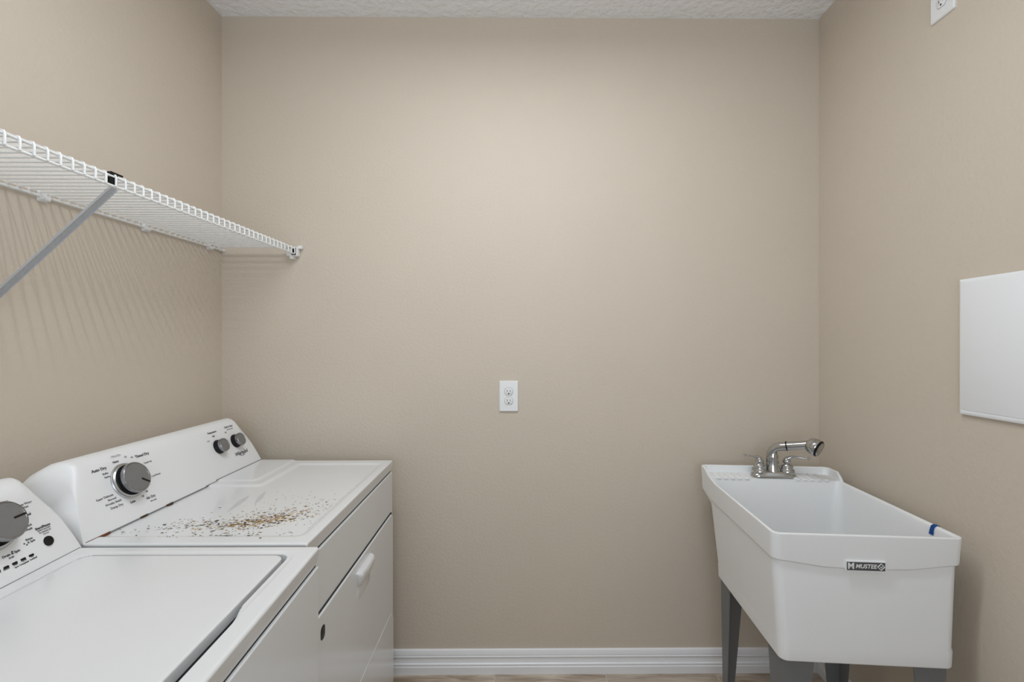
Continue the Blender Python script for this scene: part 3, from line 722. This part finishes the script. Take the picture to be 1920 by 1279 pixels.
# ---- faucet on the sink deck
fo = Vector((0.917, -0.158, 0.864))
fo = sx((0.2565, 0.545, 0.8645))
fau = thing('faucet', 'chrome two-handle faucet with pull-out spray head standing on the sink deck', 'faucet', tuple(fo))
FM = Matrix.Translation(fo) @ Matrix.Rotation(math.radians(-4), 4, 'Z')
fp = lambda a, b, c: FM @ Vector((a, b, c))
bm = B()
def oval(hw, hd, r, z, taper=0): return [fp(p[0], p[1], z) for p in rrect(-hw, hw, -hd, hd, r, 8, [0.25, 0.5, 0.75])]
add_loft(bm, [oval(0.083, 0.029, 0.027, 0), oval(0.083, 0.029, 0.027, 0.006), oval(0.081, 0.027, 0.025, 0.010), oval(0.072, 0.023, 0.021, 0.018), oval(0.066, 0.020, 0.018, 0.021), oval(0.055, 0.012, 0.011, 0.022)])
finish('base_plate', bm, 'chrome', fau, tuple(fo), 60)
for s in (-1, 1):
    bm = B(); c = FM @ Matrix.Translation((s*0.051, 0, 0.014))
    add_lathe(bm, [(0.001, 0), (0.028, 0), (0.0285, 0.006), (0.026, 0.013), (0.0215, 0.019), (0.0225, 0.022), (0.022, 0.026), (0.018, 0.033), (0.0135, 0.037), (0.0150, 0.040), (0.0150, 0.045), (0.0120, 0.053), (0.007, 0.059), (0.001, 0.061)], c, 32)
    hd = finish('handle', bm, 'chrome', fau, tuple(fo), 70)
    bm = B()
    if s < 0:
        pts = [fp(-0.051, 0, 0.066), fp(-0.060, -0.001, 0.073), fp(-0.067, -0.002, 0.0745), fp(-0.105, -0.004, 0.079)]; tip = fp(-0.110, -0.004, 0.0795)
    else:
        pts = [fp(0.050, 0, 0.060), fp(0.056, -0.003, 0.070), fp(0.066, -0.006, 0.0745), fp(0.078, -0.010, 0.0755), fp(0.116, -0.024, 0.0745)]; tip = fp(0.120, -0.026, 0.0745)
    rad = [0.010, 0.0065, 0.0045, 0.0026] if s < 0 else [0.011, 0.0085, 0.0065, 0.0040, 0.0024]
    add_tube(bm, pts, rad, 14)
    bmesh.ops.create_uvsphere(bm, u_segments=14, v_segments=10, radius=0.0055, matrix=Matrix.Translation(tip))
    finish('lever', bm, 'chrome', hd, tuple(fo), 70)
# spout column, bend and pull-out wand
bm = B()
add_lathe(bm, [(0.001, 0.012), (0.0290, 0.012), (0.0255, 0.024), (0.0215, 0.045), (0.0195, 0.070), (0.0180, 0.084), (0.0150, 0.095), (0.008, 0.101), (0.001, 0.103)], FM @ Matrix.Diagonal((0.95, 0.85, 1, 1)), 32)
finish('spout_body', bm, 'chrome', fau, tuple(fo), 70)
bm = B()
dirv = Vector((0.135, -0.100, 0)); A0 = Vector((-0.012, 0.004, 0.040))
pts = [fp(-0.014, 0.004, 0.030), fp(-0.013, 0.004, 0.060), fp(-0.010, 0.002, 0.084), fp(-0.003, -0.001, 0.101), fp(0.008, -0.007, 0.1115), fp(0.022, -0.015, 0.1170), fp(0.038, -0.024, 0.1200)]
add_tube(bm, pts, [0.010, 0.0115, 0.0135, 0.0150, 0.0155, 0.0160, 0.0163], 24)
finish('spout', bm, 'chrome', fau, tuple(fo), 70)
bm = B(); q0, q1 = fp(0.037, -0.0235, 0.1200), fp(0.0410, -0.0258, 0.1208); add_tube(bm, [q0, q1], 0.0176, 28)
o = finish('collar', bm, 'black', fau, tuple(fo)); o['label'] = 'dark joint ring where the wand docks'
bm = B()
w0, w1 = fp(0.0410, -0.0258, 0.1208), fp(0.100, -0.060, 0.1345)
add_tube(bm, [w0, w0.lerp(w1, 0.5), w1], [0.0165, 0.0155, 0.0150], 24)
finish('wand', bm, 'chrome', fau, tuple(fo), 70)
bm = B()
hc = fp(0.1130, -0.0700, 0.1310)
ax = (Vector((0.55, -0.75, -0.36))).normalized()
hm = Matrix.Translation(hc) @ ax.to_track_quat('Z', 'Y').to_matrix().to_4x4()
add_lathe(bm, [(0.001, -0.024), (0.015, -0.023), (0.0250, -0.016), (0.0300, -0.004), (0.0315, 0.008), (0.0300, 0.018), (0.0245, 0.024), (0.001, 0.0235)], hm, 36)
sp = finish('spray_head', bm, 'chrome', fau, tuple(fo), 60)
bm = B(); add_lathe(bm, [(0.0275, 0.0195), (0.0300, 0.0165), (0.0312, 0.0190), (0.0290, 0.0225), (0.0265, 0.0240), (0.0258, 0.0225)], hm, 36); finish('nozzle_ring', bm, 'black', sp, tuple(fo))

# ---- blue tape on the sink rim
bm = B()
uu = UW-0.0005; v0 = 0.083; w = 0.0135
prof = [(uu+0.0012, 0.853), (uu+0.0012, 0.8605), (uu-0.003, 0.8615), (uu-0.0075, 0.8612), (uu-0.0128, 0.8575), (uu-0.0160, 0.8480), (uu-0.0172, 0.834)]
cols = []
for (a, z), (a2, z2) in zip(prof, prof): pass
r1 = [[sx((a, v0+d, z)), sx((a-0.0004, v0+d, z+0.0004))] for a, z in prof for d in (0,)]
top_ = [bm.verts.new(sx((a, v0, z))) for a, z in prof]; bot_ = [bm.verts.new(sx((a, v0+w+(0.002 if i == len(prof)-1 else 0), z))) for i, (a, z) in enumerate(prof)]
for i in range(len(prof)-1): bm.faces.new((top_[i], top_[i+1], bot_[i+1], bot_[i]))
tp = tuple(sx((uu, v0, 0.861)))
bmesh.ops.solidify(bm, geom=bm.faces[:], thickness=0.0003)
top('masking_tape', 'small strip of blue masking tape folded over the right rim of the sink', 'tape', bm, 'blue', tp, smooth=0)

# ------------------------------------------------------------ outlets
def outlet(name, label, center, xf):
    """xf maps local (a across, b up, c out of wall) to world"""
    t = thing(name, label, 'outlet', center, 'duplex wall outlets')
    f = lambda c: xf(c)
    bm = B(); a = rrect(-0.0393, 0.0393, -0.0635, 0.0635, 0.003, 4); b = rrect(-0.0365, 0.0365, -0.0607, 0.0607, 0.002, 4)
    add_loft(bm, [[f((p[0], p[1], 0.0)) for p in a], [f((p[0], p[1], 0.0045)) for p in a], [f((p[0], p[1], 0.0075)) for p in b]])
    finish('cover_plate', bm, 'outlet', t, center)
    for cy in (0.0195, -0.0195):
        bm = B(); pts = []
        for i in range(40):
            an = 2*PI*i/40; pts.append((0.0172*math.cos(an), max(-0.0150, min(0.0150, 0.0172*math.sin(an)))))
        add_loft(bm, [[f((p[0]*1.06, cy+p[1]*1.06, 0.0070)) for p in pts], [f((p[0]*1.06, cy+p[1]*1.06, 0.0078)) for p in pts]]); finish('receptacle_gap', bm, 'printmid', t, center)
        bm = B(); add_loft(bm, [[f((p[0], cy+p[1], 0.0070)) for p in pts], [f((p[0], cy+p[1], 0.0092)) for p in pts], [f((p[0]*0.95, cy+p[1]*0.95, 0.0098)) for p in pts]])
        rc = finish('receptacle', bm, 'outlet', t, center)
        for (u, hh) in ((-0.0064, 0.0042), (0.0064, 0.0036)):
            bm = B(); add_box(bm, (u-0.0011, cy+0.0035-hh, 0.0090), (u+0.0011, cy+0.0035+hh, 0.0100), xf=f); finish('slot', bm, 'gap', rc, center, 0)
        bm = B(); add_loft(bm, [[f((0.0028*math.cos(q), cy-0.0080+0.0028*math.sin(q), z)) for q in [2*PI*i/16 for i in range(16)]] for z in (0.0090, 0.0101)]); finish('ground_hole', bm, 'black', rc, center)
    bm = B(); add_loft(bm, [[f((0.0028*math.cos(q), 0.0028*math.sin(q), z)) for q in [2*PI*i/16 for i in range(16)]] for z in (0.0070, 0.0086)]); finish('screw', bm, 'silver', t, center)
oc = (-0.1025, -0.0, 1.152)
outlet('wall_outlet', 'white duplex outlet low in the middle of the back wall', oc, lambda c: Vector((oc[0]+c[0], -c[2], oc[2]+c[1])))
orr = (XR, -0.594, 2.387)
outlet('wall_outlet', 'white duplex outlet high on the right wall, cut by the top of the photo', orr, lambda c: Vector((XR-c[2], orr[1]-c[0], orr[2]+c[1])))

# ------------------------------------------------------------ access panel on the right wall
pc = (XR, -0.845, 1.3625)
pt = thing('electrical_panel', 'white square-cornered metal panel cover mounted flat on the right wall', 'panel', pc)
bm = B()
PY0, PY1, PZ0, PZ1 = -1.036, -0.654, 1.176, 1.549
def pring(inset, d): return [(XR-d, p[0], p[1]) for p in rrect(PY0+inset, PY1-inset, PZ0+inset, PZ1-inset, 0.0015, 2)]
add_loft(bm, [pring(0.004, 0), pring(0.0, 0.006), pring(0.0, 0.0095), pring(0.0025, 0.0115), pring(0.010, 0.0118), pring(0.0108, 0.0106)])
finish('frame', bm, 'panel', pt, pc, 30)
bm = B(); add_box(bm, (XR-0.0125, PY0+0.0115, PZ0+0.0125), (XR-0.008, PY1-0.0060, PZ1-0.0085), 0.0012, 2); dr = finish('door', bm, 'panel', pt, pc)
bm = B(); add_box(bm, (XR-0.016, PY0+0.02, 1.345), (XR-0.012, PY0+0.035, 1.385), 0.0015); finish('latch', bm, 'panel', dr, pc)
